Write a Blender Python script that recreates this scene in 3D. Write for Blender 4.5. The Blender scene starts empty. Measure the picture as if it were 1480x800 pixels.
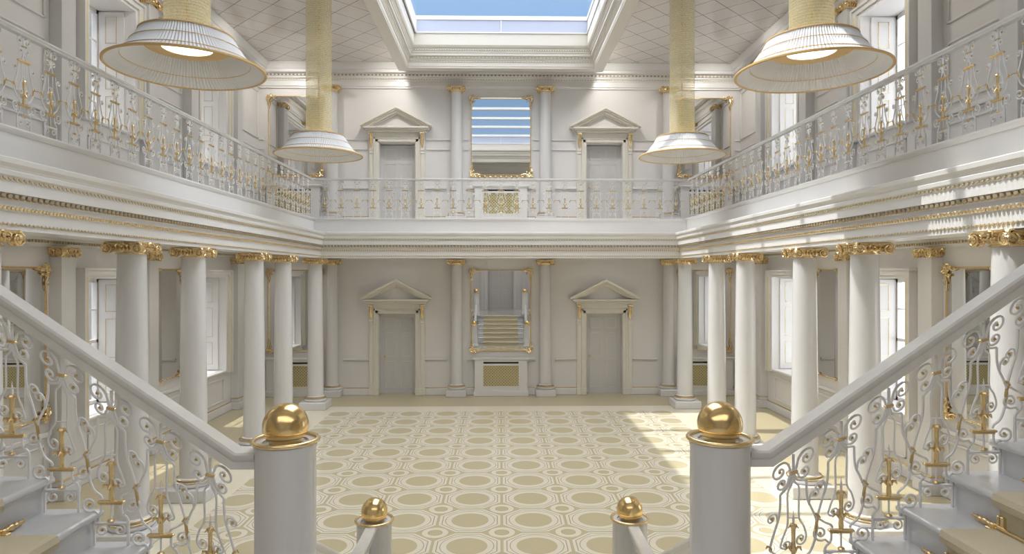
import bpy, bmesh, math, random
from mathutils import Vector, Matrix
PI = math.pi
random.seed(4)
SC = bpy.context.scene
COL = SC.collection

# ------------------------------------------------------------------ materials
def rgb(r, g, b):
    f = lambda c: (c/255/12.92) if c/255 <= .04045 else ((c/255+.055)/1.055)**2.4
    return (f(r), f(g), f(b), 1)
def newmat(name):
    m = bpy.data.materials.new(name); m.use_nodes = True
    nt = m.node_tree; nt.nodes.clear()
    out = nt.nodes.new('ShaderNodeOutputMaterial')
    return m, nt, out
def N(nt, t, **kw):
    n = nt.nodes.new(t)
    for k, v in kw.items(): setattr(n, k, v)
    return n
def math_node(nt, op, a, b=None, c=None):
    n = nt.nodes.new('ShaderNodeMath'); n.operation = op
    for i, v in enumerate((a, b, c)):
        if v is None: continue
        if isinstance(v, (int, float)): n.inputs[i].default_value = v
        else: nt.links.new(v, n.inputs[i])
    return n.outputs[0]
def paint(name, col, rough=.45, metal=0., noise=.03, nscale=6., bump=0., spec=.5, stretch=(1, 1, 1), coat=0.):
    m, nt, out = newmat(name)
    b = N(nt, 'ShaderNodeBsdfPrincipled')
    b.inputs['Roughness'].default_value = rough
    b.inputs['Metallic'].default_value = metal
    b.inputs['Specular IOR Level'].default_value = spec
    b.inputs['Coat Weight'].default_value = coat
    tc = N(nt, 'ShaderNodeTexCoord'); mp = N(nt, 'ShaderNodeMapping')
    mp.inputs['Scale'].default_value = stretch
    nt.links.new(tc.outputs['Object'], mp.inputs['Vector'])
    nz = N(nt, 'ShaderNodeTexNoise'); nz.inputs['Scale'].default_value = nscale; nz.inputs['Detail'].default_value = 4
    nt.links.new(mp.outputs['Vector'], nz.inputs['Vector'])
    mix = N(nt, 'ShaderNodeMix'); mix.data_type = 'RGBA'
    c1 = tuple(max(0, c*(1-noise*1.6)) for c in col[:3])+(1,)
    c2 = tuple(min(1, c*(1+noise*1.6)) for c in col[:3])+(1,)
    mix.inputs[6].default_value = c1; mix.inputs[7].default_value = c2
    nt.links.new(nz.outputs['Fac'], mix.inputs[0])
    nt.links.new(mix.outputs[2], b.inputs['Base Color'])
    if bump:
        bp = N(nt, 'ShaderNodeBump'); bp.inputs['Strength'].default_value = bump; bp.inputs['Distance'].default_value = .01
        nt.links.new(nz.outputs['Fac'], bp.inputs['Height']); nt.links.new(bp.outputs[0], b.inputs['Normal'])
    nt.links.new(b.outputs[0], out.inputs[0])
    return m
def emit(name, col, s):
    m, nt, out = newmat(name)
    e = N(nt, 'ShaderNodeEmission'); e.inputs[0].default_value = col; e.inputs[1].default_value = s
    nt.links.new(e.outputs[0], out.inputs[0]); return m
def clear_glass(name, tint, refl=.08, rough=.0):
    m, nt, out = newmat(name)
    t = N(nt, 'ShaderNodeBsdfTransparent'); t.inputs[0].default_value = tint
    g = N(nt, 'ShaderNodeBsdfGlossy'); g.inputs['Roughness'].default_value = rough
    mx = N(nt, 'ShaderNodeMixShader'); mx.inputs[0].default_value = refl
    nt.links.new(t.outputs[0], mx.inputs[1]); nt.links.new(g.outputs[0], mx.inputs[2]); nt.links.new(mx.outputs[0], out.inputs[0])
    return m
def frosted(name, col, tr=.5):
    m, nt, out = newmat(name)
    t = N(nt, 'ShaderNodeBsdfTranslucent'); t.inputs[0].default_value = col
    g = N(nt, 'ShaderNodeBsdfDiffuse'); g.inputs[0].default_value = col
    mx = N(nt, 'ShaderNodeMixShader'); mx.inputs[0].default_value = tr
    nt.links.new(g.outputs[0], mx.inputs[1]); nt.links.new(t.outputs[0], mx.inputs[2]); nt.links.new(mx.outputs[0], out.inputs[0])
    return m
M = {}
M['wall'] = paint('wall_paint', rgb(221, 218, 216), .5, noise=.012, nscale=3)
M['trim'] = paint('trim_paint', rgb(224, 222, 220), .3, noise=.01, nscale=4)
M['ceil_rim'] = paint('skylight_border_paint', rgb(214, 209, 200), .35, noise=.01)
M['column'] = paint('column_marble', rgb(216, 214, 213), .22, noise=.02, nscale=9, stretch=(1, 1, .25))
M['pilaster'] = paint('pilaster_marble', rgb(216, 215, 214), .28, noise=.02, nscale=9, stretch=(1, 1, .25))
M['newel'] = paint('newel_marble', rgb(213, 212, 212), .12, noise=.035, nscale=16, stretch=(1, 1, .12), coat=.2)
M['rail'] = paint('handrail_marble', rgb(214, 213, 212), .12, noise=.05, nscale=14, coat=.3)
M['step'] = paint('step_marble', rgb(212, 214, 219), .07, noise=.07, nscale=7, stretch=(1, .4, 1), coat=.3)
M['iron'] = paint('white_wrought_iron', rgb(226, 226, 227), .3, noise=.01)
M['gold'] = paint('polished_gold', rgb(232, 208, 160), .25, .9, noise=.05, nscale=8)
M['ballgold'] = paint('polished_gold_ball', rgb(238, 208, 150), .2, 1., noise=.10, nscale=6, bump=.5)
M['gilt'] = paint('gilding', rgb(236, 212, 166), .24, .9, noise=.12, nscale=40, bump=.2)
M['palegilt'] = paint('pale_gilded_moulding', rgb(206, 190, 158), .4, .35, noise=.16, nscale=50)
M['bronze'] = paint('dull_gilded_leaf_moulding', rgb(170, 154, 128), .45, .4, noise=.2, nscale=50)
M['ivory'] = paint('ivory_veined_marble', rgb(224, 219, 208), .3, noise=.04, nscale=12, stretch=(1, 1, .2))
M['door'] = paint('door_paint', rgb(206, 204, 203), .35, noise=.01)
M['cream'] = paint('cream_enamel', rgb(226, 214, 178), .4, noise=.02)
M['carpet'] = paint('beige_carpet', rgb(205, 196, 172), .95, noise=.06, nscale=180, bump=.4, spec=.1)
M['shade'] = paint('white_pleated_fabric', rgb(228, 228, 230), .7, noise=.01)
M['shade_rim'] = paint('tan_braid', rgb(212, 178, 122), .5, noise=.05, nscale=30)
M['bulb'] = emit('lamp_glow', rgb(255, 243, 220), 3.5)
M['mirror'], nt, out = newmat('mirror_silver')
g = N(nt, 'ShaderNodeBsdfGlossy'); g.inputs['Roughness'].default_value = .01; g.inputs['Color'].default_value = (.72, .72, .71, 1)
nt.links.new(g.outputs[0], out.inputs[0])
M['glass'] = clear_glass('window_glass', (.96, .97, .98, 1))
M['skyglass'] = clear_glass('skylight_glass', (.96, .98, 1, 1), .04)
M['frost'] = frosted('frosted_glass', rgb(198, 204, 220), .35)
M['dark'] = paint('dark_gap', rgb(60, 56, 50), .8)

def gauze():
    m, nt, out = newmat('gold_mesh_gauze')
    tc = N(nt, 'ShaderNodeTexCoord'); sp = N(nt, 'ShaderNodeSeparateXYZ'); nt.links.new(tc.outputs['Object'], sp.inputs[0])
    nz = N(nt, 'ShaderNodeTexNoise'); nz.inputs['Scale'].default_value = 30
    mp = N(nt, 'ShaderNodeMapping'); mp.inputs['Scale'].default_value = (3, 3, 1); nt.links.new(tc.outputs['Object'], mp.inputs[0]); nt.links.new(mp.outputs[0], nz.inputs['Vector'])
    wz = math_node(nt, 'SINE', math_node(nt, 'MULTIPLY', sp.outputs[2], 160))
    al = math_node(nt, 'ADD', math_node(nt, 'MULTIPLY', nz.outputs['Fac'], .35), math_node(nt, 'MULTIPLY_ADD', wz, .06, .22))
    t = N(nt, 'ShaderNodeBsdfTransparent')
    d = N(nt, 'ShaderNodeBsdfPrincipled'); d.inputs['Base Color'].default_value = rgb(232, 220, 172); d.inputs['Roughness'].default_value = .5; d.inputs['Metallic'].default_value = .15
    tl = N(nt, 'ShaderNodeBsdfTranslucent'); tl.inputs[0].default_value = rgb(232, 220, 172)
    m1 = N(nt, 'ShaderNodeMixShader'); m1.inputs[0].default_value = .35
    nt.links.new(d.outputs[0], m1.inputs[1]); nt.links.new(tl.outputs[0], m1.inputs[2])
    mx = N(nt, 'ShaderNodeMixShader'); nt.links.new(al, mx.inputs[0]); nt.links.new(t.outputs[0], mx.inputs[1]); nt.links.new(m1.outputs[0], mx.inputs[2])
    nt.links.new(mx.outputs[0], out.inputs[0]); return m
M['gauze'] = gauze()

TILE = .930
def floor_mat():
    m, nt, out = newmat('patterned_floor')
    tc = N(nt, 'ShaderNodeTexCoord'); sp = N(nt, 'ShaderNodeSeparateXYZ'); nt.links.new(tc.outputs['Object'], sp.inputs[0])
    X, Y = sp.outputs[0], sp.outputs[1]
    mn = lambda op, a, b=None, c=None: math_node(nt, op, a, b, c)
    def cell(v, off):      # signed distance to nearest lattice line
        f = mn('FRACT', mn('MULTIPLY_ADD', v, 1/TILE, -off/TILE+.5+40))
        return mn('MULTIPLY', mn('SUBTRACT', f, .5), TILE)
    lt = lambda a, b: mn('LESS_THAN', a, b)
    def band(v, a, b): return mn('MULTIPLY', mn('GREATER_THAN', v, a), mn('LESS_THAN', v, b))
    x1, y1 = cell(X, TILE/2), cell(Y, 8.79)
    x2, y2 = cell(X, 0.), cell(Y, 8.79+TILE/2)
    r1 = mn('SQRT', mn('ADD', mn('MULTIPLY', x1, x1), mn('MULTIPLY', y1, y1)))
    r2 = mn('SQRT', mn('ADD', mn('MULTIPLY', x2, x2), mn('MULTIPLY', y2, y2)))
    ax, ay = mn('ABSOLUTE', x1), mn('ABSOLUTE', y1)
    oc = mn('MAXIMUM', mn('MAXIMUM', ax, ay), mn('MULTIPLY', mn('ADD', ax, ay), .7071))
    ivory = mn('MAXIMUM', band(r1, .272, .352), band(r2, .102, .182))
    notc = mn('GREATER_THAN', r1, .362)
    ivory = mn('MAXIMUM', ivory, mn('MULTIPLY', mn('MAXIMUM', band(oc, .362, .392), band(oc, .404, .446)), notc))
    fill = mn('MULTIPLY', mn('MULTIPLY', notc, lt(oc, .362)), 1.)
    ivory = mn('MAXIMUM', ivory, fill)
    line = mn('MAXIMUM', band(r1, .352, .362), band(oc, .392, .404))
    line = mn('MULTIPLY', line, mn('MAXIMUM', mn('GREATER_THAN', r1, .352), 0))
    line = mn('MAXIMUM', line, band(r2, .094, .102))
    line = mn('MAXIMUM', line, band(oc, .446, .450))
    inside = mn('MULTIPLY', lt(mn('ABSOLUTE', X), 4.42), lt(Y, 17.42))
    border = mn('MULTIPLY', lt(mn('ABSOLUTE', X), 5.35), lt(Y, 18.1))
    nz = N(nt, 'ShaderNodeTexNoise'); nz.inputs['Scale'].default_value = 7; nz.inputs['Detail'].default_value = 6
    nt.links.new(tc.outputs['Object'], nz.inputs['Vector'])
    tan, iv, ln, bord, plain = rgb(190, 179, 148), rgb(221, 215, 198), rgb(156, 147, 124), rgb(224, 217, 197), rgb(190, 178, 146)
    def mixc(f, a, b):
        n = N(nt, 'ShaderNodeMix'); n.data_type = 'RGBA'
        if isinstance(f, float): n.inputs[0].default_value = f
        else: nt.links.new(f, n.inputs[0])
        for i, v in ((6, a), (7, b)):
            if isinstance(v, tuple): n.inputs[i].default_value = v
            else: nt.links.new(v, n.inputs[i])
        return n.outputs[2]
    c = mixc(ivory, tan, iv); c = mixc(line, c, ln)
    oth = mixc(border, plain, bord)
    c = mixc(inside, oth, c)
    c = mixc(mn('MULTIPLY', mn('SUBTRACT', nz.outputs['Fac'], .3), .35), c, rgb(196, 184, 150))
    b = N(nt, 'ShaderNodeBsdfPrincipled'); nt.links.new(c, b.inputs['Base Color'])
    b.inputs['Roughness'].default_value = .10; b.inputs['Specular IOR Level'].default_value = .35
    nt.links.new(b.outputs[0], out.inputs[0]); return m
M['floor'] = floor_mat()
def ceil_mat():
    m, nt, out = newmat('ceiling_tiles')
    tc = N(nt, 'ShaderNodeTexCoord'); sp = N(nt, 'ShaderNodeSeparateXYZ'); nt.links.new(tc.outputs['Object'], sp.inputs[0])
    mn = lambda op, a, b=None, c=None: math_node(nt, op, a, b, c)
    P = .62
    def ln(v):
        f = mn('FRACT', mn('MULTIPLY_ADD', v, 1/P, 50)); return mn('LESS_THAN', mn('ABSOLUTE', mn('SUBTRACT', f, .5)), .012)
    a = mn('MULTIPLY', mn('ADD', sp.outputs[0], sp.outputs[1]), .7071); c = mn('MULTIPLY', mn('SUBTRACT', sp.outputs[0], sp.outputs[1]), .7071)
    l = mn('MAXIMUM', ln(a), ln(c))
    mx = N(nt, 'ShaderNodeMix'); mx.data_type = 'RGBA'; nt.links.new(l, mx.inputs[0]); mx.inputs[6].default_value = rgb(212, 207, 202); mx.inputs[7].default_value = rgb(96, 88, 78)
    b = N(nt, 'ShaderNodeBsdfPrincipled'); nt.links.new(mx.outputs[2], b.inputs['Base Color'])
    b.inputs['Roughness'].default_value = .12
    nt.links.new(b.outputs[0], out.inputs[0]); return m
M['ceiling'] = ceil_mat()
def lattice_mat():
    # brass radiator grille: woven squares with a round hole at every crossing
    m, nt, out = newmat('brass_lattice')
    tc = N(nt, 'ShaderNodeTexCoord'); sp = N(nt, 'ShaderNodeSeparateXYZ'); nt.links.new(tc.outputs['Object'], sp.inputs[0])
    mn = lambda op, a, b=None, c=None: math_node(nt, op, a, b, c)
    P = .085
    fx = mn('SUBTRACT', mn('FRACT', mn('MULTIPLY_ADD', sp.outputs[0], 1/P, 50)), .5)
    row = mn('FLOOR', mn('MULTIPLY_ADD', sp.outputs[2], 2/P, 50))
    sh = mn('MULTIPLY', mn('MODULO', row, 2), .5)
    fx = mn('SUBTRACT', mn('FRACT', mn('ADD', mn('MULTIPLY_ADD', sp.outputs[0], 1/P, 50), sh)), .5)
    fz = mn('MULTIPLY', mn('SUBTRACT', mn('FRACT', mn('MULTIPLY_ADD', sp.outputs[2], 2/P, 50)), .5), .5)
    r = mn('SQRT', mn('ADD', mn('MULTIPLY', fx, fx), mn('MULTIPLY', fz, fz)))
    hole = mn('LESS_THAN', r, .17)
    ring = mn('MULTIPLY', mn('GREATER_THAN', r, .17), mn('LESS_THAN', r, .24))
    mx = N(nt, 'ShaderNodeMix'); mx.data_type = 'RGBA'; nt.links.new(ring, mx.inputs[0]); mx.inputs[6].default_value = rgb(196, 184, 142); mx.inputs[7].default_value = rgb(226, 214, 168)
    m2 = N(nt, 'ShaderNodeMix'); m2.data_type = 'RGBA'; nt.links.new(hole, m2.inputs[0]); nt.links.new(mx.outputs[2], m2.inputs[6]); m2.inputs[7].default_value = rgb(52, 46, 30)
    b = N(nt, 'ShaderNodeBsdfPrincipled'); nt.links.new(m2.outputs[2], b.inputs['Base Color']); b.inputs['Roughness'].default_value = .4; b.inputs['Metallic'].default_value = .35
    nt.links.new(b.outputs[0], out.inputs[0]); return m
M['lattice'] = lattice_mat()

# ------------------------------------------------------------------ mesh builder
class MB:
    def __init__(s): s.v = []; s.f = []
    def add(s, vs, fs, mat=None):
        o = len(s.v)
        s.v += [tuple(mat @ Vector(p)) for p in vs] if mat is not None else [tuple(p) for p in vs]
        s.f += [tuple(i+o for i in f) for f in fs]
    def box(s, x0, x1, y0, y1, z0, z1, mat=None):
        x0, x1 = min(x0, x1), max(x0, x1); y0, y1 = min(y0, y1), max(y0, y1); z0, z1 = min(z0, z1), max(z0, z1)
        s.add([(x0, y0, z0), (x1, y0, z0), (x1, y1, z0), (x0, y1, z0), (x0, y0, z1), (x1, y0, z1), (x1, y1, z1), (x0, y1, z1)],
              [(0, 3, 2, 1), (4, 5, 6, 7), (0, 1, 5, 4), (1, 2, 6, 5), (2, 3, 7, 6), (3, 0, 4, 7)], mat)
    def bbox(s, x0, x1, y0, y1, z0, z1, b=.01, mat=None):
        # box with chamfered edges
        x0, x1 = min(x0, x1), max(x0, x1); y0, y1 = min(y0, y1), max(y0, y1); z0, z1 = min(z0, z1), max(z0, z1)
        lay = []
        for z, i in ((z0, b), (z0+b, 0), (z1-b, 0), (z1, b)):
            a0, a1, c0, c1 = x0+i, x1-i, y0+i, y1-i
            k = b*.7
            lay.append([(a0+k, c0, z), (a1-k, c0, z), (a1, c0+k, z), (a1, c1-k, z), (a1-k, c1, z), (a0+k, c1, z), (a0, c1-k, z), (a0, c0+k, z)])
        s.loft(lay, True, True, mat)
    def loft(s, rings, closed=True, caps=True, mat=None, wrap=False):
        n = len(rings[0]); vs = [p for r in rings for p in r]; fs = []
        m = len(rings)
        for i in range(m if wrap else m-1):
            j = (i+1) % m
            for k in range(n if closed else n-1):
                l = (k+1) % n
                fs.append((i*n+k, i*n+l, j*n+l, j*n+k))
        if caps and not wrap and closed:
            fs.append(tuple(reversed(range(n)))); fs.append(tuple((m-1)*n+k for k in range(n)))
        s.add(vs, fs, mat)
    def lathe(s, prof, n=24, mat=None, caps=True):
        rings = [[(r*math.cos(2*PI*k/n), r*math.sin(2*PI*k/n), z) for k in range(n)] for r, z in prof]
        s.loft(rings, True, caps, mat)
    def tube(s, pts, r, n=6, mat=None, closed=False):
        pts = [Vector(p) for p in pts]; rings = []; m = len(pts)
        rr = r if isinstance(r, (list, tuple)) else [r]*m
        prev = None
        for i, p in enumerate(pts):
            if closed: t = pts[(i+1) % m]-pts[i-1]
            else: t = pts[min(i+1, m-1)]-pts[max(i-1, 0)]
            if t.length < 1e-9: t = Vector((0, 0, 1))
            t.normalize()
            if prev is None:
                a = Vector((0, 1, 0)) if abs(t.y) < .9 else Vector((1, 0, 0))
                u = t.cross(a).normalized()
            else:
                u = prev-t*prev.dot(t)
                u = u.normalized() if u.length > 1e-6 else t.cross(Vector((0, 1, 0))).normalized()
            prev = u; w = t.cross(u)
            rings.append([tuple(p+(u*math.cos(2*PI*k/n)+w*math.sin(2*PI*k/n))*rr[i]) for k in range(n)])
        s.loft(rings, True, True, mat, wrap=closed)
    def blob(s, c, r, n=6, m=4, mat=None):
        # small ellipsoid, r = (rx, ry, rz)
        rings = []
        for j in range(1, m):
            a = PI*j/m
            rings.append([(c[0]+r[0]*math.sin(a)*math.cos(2*PI*k/n), c[1]+r[1]*math.sin(a)*math.sin(2*PI*k/n), c[2]-r[2]*math.cos(a)) for k in range(n)])
        vs = [p for q in rings for p in q]; fs = []
        for i in range(m-2):
            for k in range(n):
                l = (k+1) % n; fs.append((i*n+k, i*n+l, (i+1)*n+l, (i+1)*n+k))
        b = len(vs); vs += [(c[0], c[1], c[2]-r[2]), (c[0], c[1], c[2]+r[2])]
        for k in range(n):
            l = (k+1) % n; fs.append((b, l, k)); fs.append((b+1, (m-2)*n+k, (m-2)*n+l))
        s.add(vs, fs, mat)
    def prism(s, poly, axis, a, b, mat=None):
        # polygon in the plane across `axis`, extruded a..b
        def P(u, v, w): return {'x': (w, u, v), 'y': (u, w, v), 'z': (u, v, w)}[axis]
        s.loft([[P(u, v, a) for u, v in poly], [P(u, v, b) for u, v in poly]], True, True, mat)
    def build(s, name, mat, parent=None, smooth=False, mw=None):
        me = bpy.data.meshes.new(name); me.from_pydata(s.v, [], s.f)
        bm = bmesh.new(); bm.from_mesh(me); bmesh.ops.recalc_face_normals(bm, faces=bm.faces[:]); bm.to_mesh(me); bm.free()
        me.materials.append(M[mat] if isinstance(mat, str) else mat)
        if smooth:
            for p in me.polygons: p.use_smooth = True
            me.set_sharp_from_angle(angle=math.radians(38))
        o = bpy.data.objects.new(name, me); COL.objects.link(o)
        if parent: o.parent = parent
        return o
def tag(o, label=None, cat=None, group=None, kind=None):
    if label: o['label'] = label
    if cat: o['category'] = cat
    if group: o['group'] = group
    if kind: o['kind'] = kind
    return o
def empty(name, loc=(0, 0, 0), rz=0., label=None, cat=None, group=None, kind=None):
    o = bpy.data.objects.new(name, None); COL.objects.link(o); o.location = loc; o.rotation_euler = (0, 0, rz)
    o.empty_display_size = .1
    return tag(o, label, cat, group, kind)
def kids(o): return [c for c in bpy.data.objects if c.parent == o]
def copy_tree(o, loc=None, rz=None, label=None, group=None, parent=None, children=None):
    c = o.copy(); COL.objects.link(c); c.parent = parent
    if loc is not None: c.location = loc
    if rz is not None: c.rotation_euler = (0, 0, rz)
    if label: c['label'] = label
    if group: c['group'] = group
    for ch in kids(o) if children is None else children:
        copy_tree(ch, parent=c)
    return c
def structure(o, label=None, cat=None):
    return tag(o, label, cat, None, 'structure')

def smooth_path(pts, k=4):
    P = [Vector(p) for p in pts]; out = []
    for i in range(len(P)-1):
        p0, p1, p2, p3 = P[max(i-1, 0)], P[i], P[i+1], P[min(i+2, len(P)-1)]
        for j in range(k):
            t = j/k
            out.append(.5*((2*p1)+(-p0+p2)*t+(2*p0-5*p1+4*p2-p3)*t*t+(-p0+3*p1-3*p2+p3)*t**3))
    out.append(P[-1]); return out
def spiral2(cx, cz, r0, r1, a0, turns, n=16):
    out = []
    for i in range(n+1):
        t = i/n; r = r0+(r1-r0)*t; a = a0+turns*2*PI*t
        out.append((cx+r*math.cos(a), 0, cz+r*math.sin(a)))
    return out

# ------------------------------------------------------------------ key dimensions (metres)
UF = 5.10            # gallery floor
YB = 19.85           # back wall
XW = 7.2             # side walls
AX, AY = 4.81, 17.76 # architrave faces
YN = 3.4             # near end of the hall
ZC = 9.8             # ceiling
LAND = 1.38
COLY = [17.95, 15.3, 13.5, 10.85, 9.05, 6.4, 4.6]
SIDE = {-1: 'left', 1: 'right'}

# ------------------------------------------------------------------ shell
m = MB(); m.box(-XW-.7, XW+.7, -2.2, YB+.6, -.2, 0)
fl = m.build('floor', 'floor'); structure(fl, 'glossy beige floor inlaid with ivory circles and octagons', 'floor')

def grid_wall(mb, holes, u0, u1, z0, z1, put):
    us = sorted({u0, u1, *[h[0] for h in holes], *[h[1] for h in holes]}); zs = sorted({z0, z1, *[h[2] for h in holes], *[h[3] for h in holes]})
    for a, b in zip(us, us[1:]):
        run = None
        for c, d in zip(zs, zs[1:]):
            hit = any(h[0] <= (a+b)/2 <= h[1] and h[2] <= (c+d)/2 <= h[3] for h in holes)
            if hit:
                if run: put(a, b, *run); run = None
            else: run = (run[0], d) if run else (c, d)
        if run: put(a, b, *run)
WINY = [(15.89, 17.34), (11.60, 13.05), (6.98, 8.43)]
WDEP = .78
DX = (-3.1, 3.1); DW = .54; DH = 2.42
for s in (-1, 1):
    m = MB(); holes = []
    for a, b in WINY: holes += [(a, b, 1.1, 3.52), (a, b, UF+1.22, UF+3.62)]
    grid_wall(m, holes, YN-.4, YB+.5, 0, ZC+.6, lambda a, b, c, d: m.box(s*XW, s*(XW+WDEP), a, b, c, d))
    w = m.build('wall_'+SIDE[s], 'wall'); structure(w, 'pale %s side wall with deep shuttered window openings' % SIDE[s], 'wall')
m = MB(); holes = []
for x in DX: holes += [(x-DW, x+DW, 0, DH), (x-DW, x+DW, UF, UF+DH)]
grid_wall(m, holes, -XW, XW, 0, ZC+.6, lambda a, b, c, d: m.box(a, b, YB, YB+.35, c, d))
m.box(-XW, XW, YB+.35, YB+.5, 0, ZC+.6)
WB = m.build('wall_back', 'wall'); structure(WB, 'pale back wall facing the stairs, on both floors', 'wall')
# near wall: open to the stair hall below
m = MB()
m.box(-XW, -5.3, YN-.4, YN, 0, ZC+.6); m.box(5.3, XW, YN-.4, YN, 0, ZC+.6); m.box(-5.3, 5.3, YN-.4, YN, 5.35, ZC+.6)
structure(m.build('wall_near', 'wall'), 'pale wall above the opening to the stair hall', 'wall')
m = MB()
m.box(-5.6, -5.3, -2.2, YN-.4, 0, 5.6); m.box(5.3, 5.6, -2.2, YN-.4, 0, 5.6)
grid_wall(m, [(-.8, .8, LAND, LAND+2.75)], -5.3, 5.3, 0, 5.6, lambda a, b, c, d: m.box(a, b, -2.2, -1.6, c, d))
m.box(-5.6, 5.6, -2.2, YN-.4, 5.35, 5.6); m.box(-.8, .8, -2.2, -2.1, LAND, LAND+2.75)
structure(m.build('wall_stair_hall', 'wall'), 'pale walls around the stair hall', 'wall')

# ceiling with the skylight well
CX0, CX1, CY0, CY1 = -2.636, 2.636, 5.3, 18.7
m = MB()
grid = [(-XW-.6, -2.9, YN-.4, YB+.5), (2.9, XW+.6, YN-.4, YB+.5), (-2.9, 2.9, YN-.4, 5.1), (-2.9, 2.9, 18.9, YB+.5)]
for a, b, c, d in grid: m.box(a, b, c, d, ZC, ZC+.15)
structure(m.build('ceiling', 'ceiling'), 'glossy ceiling of diagonal tiles around the skylight', 'ceiling')

# closed rectangular sweep of a (p, z) profile; p moves inwards
def ring_sweep(mb, x0, x1, y0, y1, prof, closed=False):
    rings = [[(x0+p, y0+p, z), (x1-p, y0+p, z), (x1-p, y1-p, z), (x0+p, y1-p, z)] for p, z in prof]
    mb.loft(rings, True, False, None, wrap=closed)
m = MB()
prof = [(-.30, ZC+.02), (-.30, 9.43), (-.28, 9.40), (0, 9.40), (.0, 9.44), (.012, 9.45), (.012, 9.56), (.03, 9.57), (.03, 9.60), (.05, 9.62), (.05, 9.645), (.075, 9.66), (.075, 9.70),
        (.12, 9.72), (.12, 9.79), (.14, 9.80), (.14, 9.83), (.16, 9.85), (.16, 9.90), (.20, 9.93), (.225, 9.98), (.225, 10.30), (-.30, 10.30)]
ring_sweep(m, CX0, CX1, CY0, CY1, prof, True)
RIM = m.build('trim_1', 'ceil_rim'); structure(RIM, 'deep moulded border hanging around the skylight', 'moulding')
def bead_row_ring(mb, x0, x1, y0, y1, p, z, sp, r):
    xa, xb, ya, yb = x0+p, x1-p, y0+p, y1-p
    n = int((xb-xa)/sp)
    for i in range(n+1):
        x = xa+(xb-xa)*i/n
        mb.blob((x, yb, z), r, 5, 3)
    n = int((yb-ya)/sp)
    for i in range(n+1):
        y = ya+(yb-ya)*i/n
        for x in (xa, xb): mb.blob((x, y, z), (r[1], r[0], r[2]), 5, 3)
m = MB(); bead_row_ring(m, CX0, CX1, CY0, CY1, .055, 9.68, .10, (.035, .03, .028)); bead_row_ring(m, CX0, CX1, CY0, CY1, .15, 9.865, .07, (.025, .02, .02))
tag(m.build('egg_moulding', 'bronze', RIM), 'dull gilt egg moulding')
m = MB(); bead_row_ring(m, CX0, CX1, CY0, CY1, .02, 9.595, .075, (.03, .02, .022))
tag(m.build('leaf_moulding', 'palegilt', RIM), 'pale gilt leaf moulding')
# lantern
LX, LY0, LY1 = 2.41, 5.52, 18.47
SKY = empty('window_13', (0, 12, 10), 0, 'long rectangular glazed skylight in the ceiling', 'skylight', None, 'structure')
o_ = -12.
m = MB()
for z0, z1, t in ((.30, .335, .05), (.67, .78, .07)):
    m.box(-LX-t, -LX+.02, LY0+o_, LY1+o_, z0, z1); m.box(LX-.02, LX+t, LY0+o_, LY1+o_, z0, z1)
    m.box(-LX-t, LX+t, LY1+o_-.02, LY1+o_+t, z0, z1); m.box(-LX-t, LX+t, LY0+o_-t, LY0+o_+.02, z0, z1)
for i in range(6):
    y = 7.4+1.78*i+o_
    m.box(-LX, LX, y-.07, y+.07, .70, .80)
for y in (LY0, LY1): m.box(-.014, .014, y+o_-.02, y+o_+.02, .33, .68)
m.build('window_frame', 'trim', SKY)
m = MB(); m.box(-LX, LX, LY0+o_, LY1+o_, .735, .745); m.build('roof_glass', 'skyglass', SKY)
m = MB()
for s in (-1, 1): m.box(s*LX, s*LX+.06, LY0+o_, LY1+o_, .30, .70)
m.build('side_panel', 'trim', SKY)
m = MB()
for y in (LY0-.006, LY1): m.box(-LX, LX, y+o_, y+o_+.006, .335, .67)
m.build('end_glass', 'frost', SKY)

# upper wall cornice (inwards from the walls) : (p, z)
m = MB()
prof = [(0, 9.13), (.05, 9.13), (.05, 9.17), (.08, 9.19), (.08, 9.33), (.10, 9.34), (.10, 9.37), (.16, 9.42), (.16, 9.45), (.19, 9.47), (.19, 9.52), (.33, 9.53), (.33, 9.61), (.36, 9.62), (.41, 9.71), (.44, 9.77), (.44, 9.80), (0, 9.80)]
ring_sweep(m, -XW, XW, YN, YB, prof, True)
CORN = m.build('trim_2', 'trim'); structure(CORN, 'stepped cornice running under the ceiling', 'cornice')
m = MB(); bead_row_ring(m, -XW, XW, YN, YB, .20, 9.485, .11, (.035, .02, .028)); tag(m.build('egg_moulding', 'bronze', CORN), 'dull gilt egg moulding')
m = MB(); bead_row_ring(m, -XW, XW, YN, YB, .115, 9.385, .08, (.03, .02, .02)); tag(m.build('leaf_moulding', 'palegilt', CORN), 'pale gilt leaf moulding')

# gallery: entablature, parapet, slab. three runs meeting in mitres
EP = [(0, 4.03), (0, 4.085), (.012, 4.095), (.012, 4.215), (.03, 4.23), (.035, 4.262), (.02, 4.268), (.02, 4.315), (.04, 4.33), (.06, 4.375), (.085, 4.38), (.085, 4.49), (.095, 4.50), (.095, 4.525),
      (.12, 4.545), (.125, 4.585), (.115, 4.595), (.125, 4.62), (.15, 4.655), (.155, 4.70), (.15, 4.71), (-.235, 4.715), (-.235, 4.745), (-.25, 4.75), (-.25, 5.045), (-.235, 5.05), (-.215, 5.075), (-.205, 5.095), (-.21, 5.115),
      (-.38, 5.115), (-.38, UF), ]
def run(which, prof, mb, rev=False):
    rr = []
    for p, z in prof:
        if which == 'back': rr.append([(-(AX-p), AY-p, z), (AX-p, AY-p, z)])
        else:
            s = -1 if which == 'left' else 1
            rr.append([(s*(AX-p), YN, z), (s*(AX-p), AY-p, z)])
    rings = [list(q) for q in zip(*rr)]
    mb.loft(rings, True, True)
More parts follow.
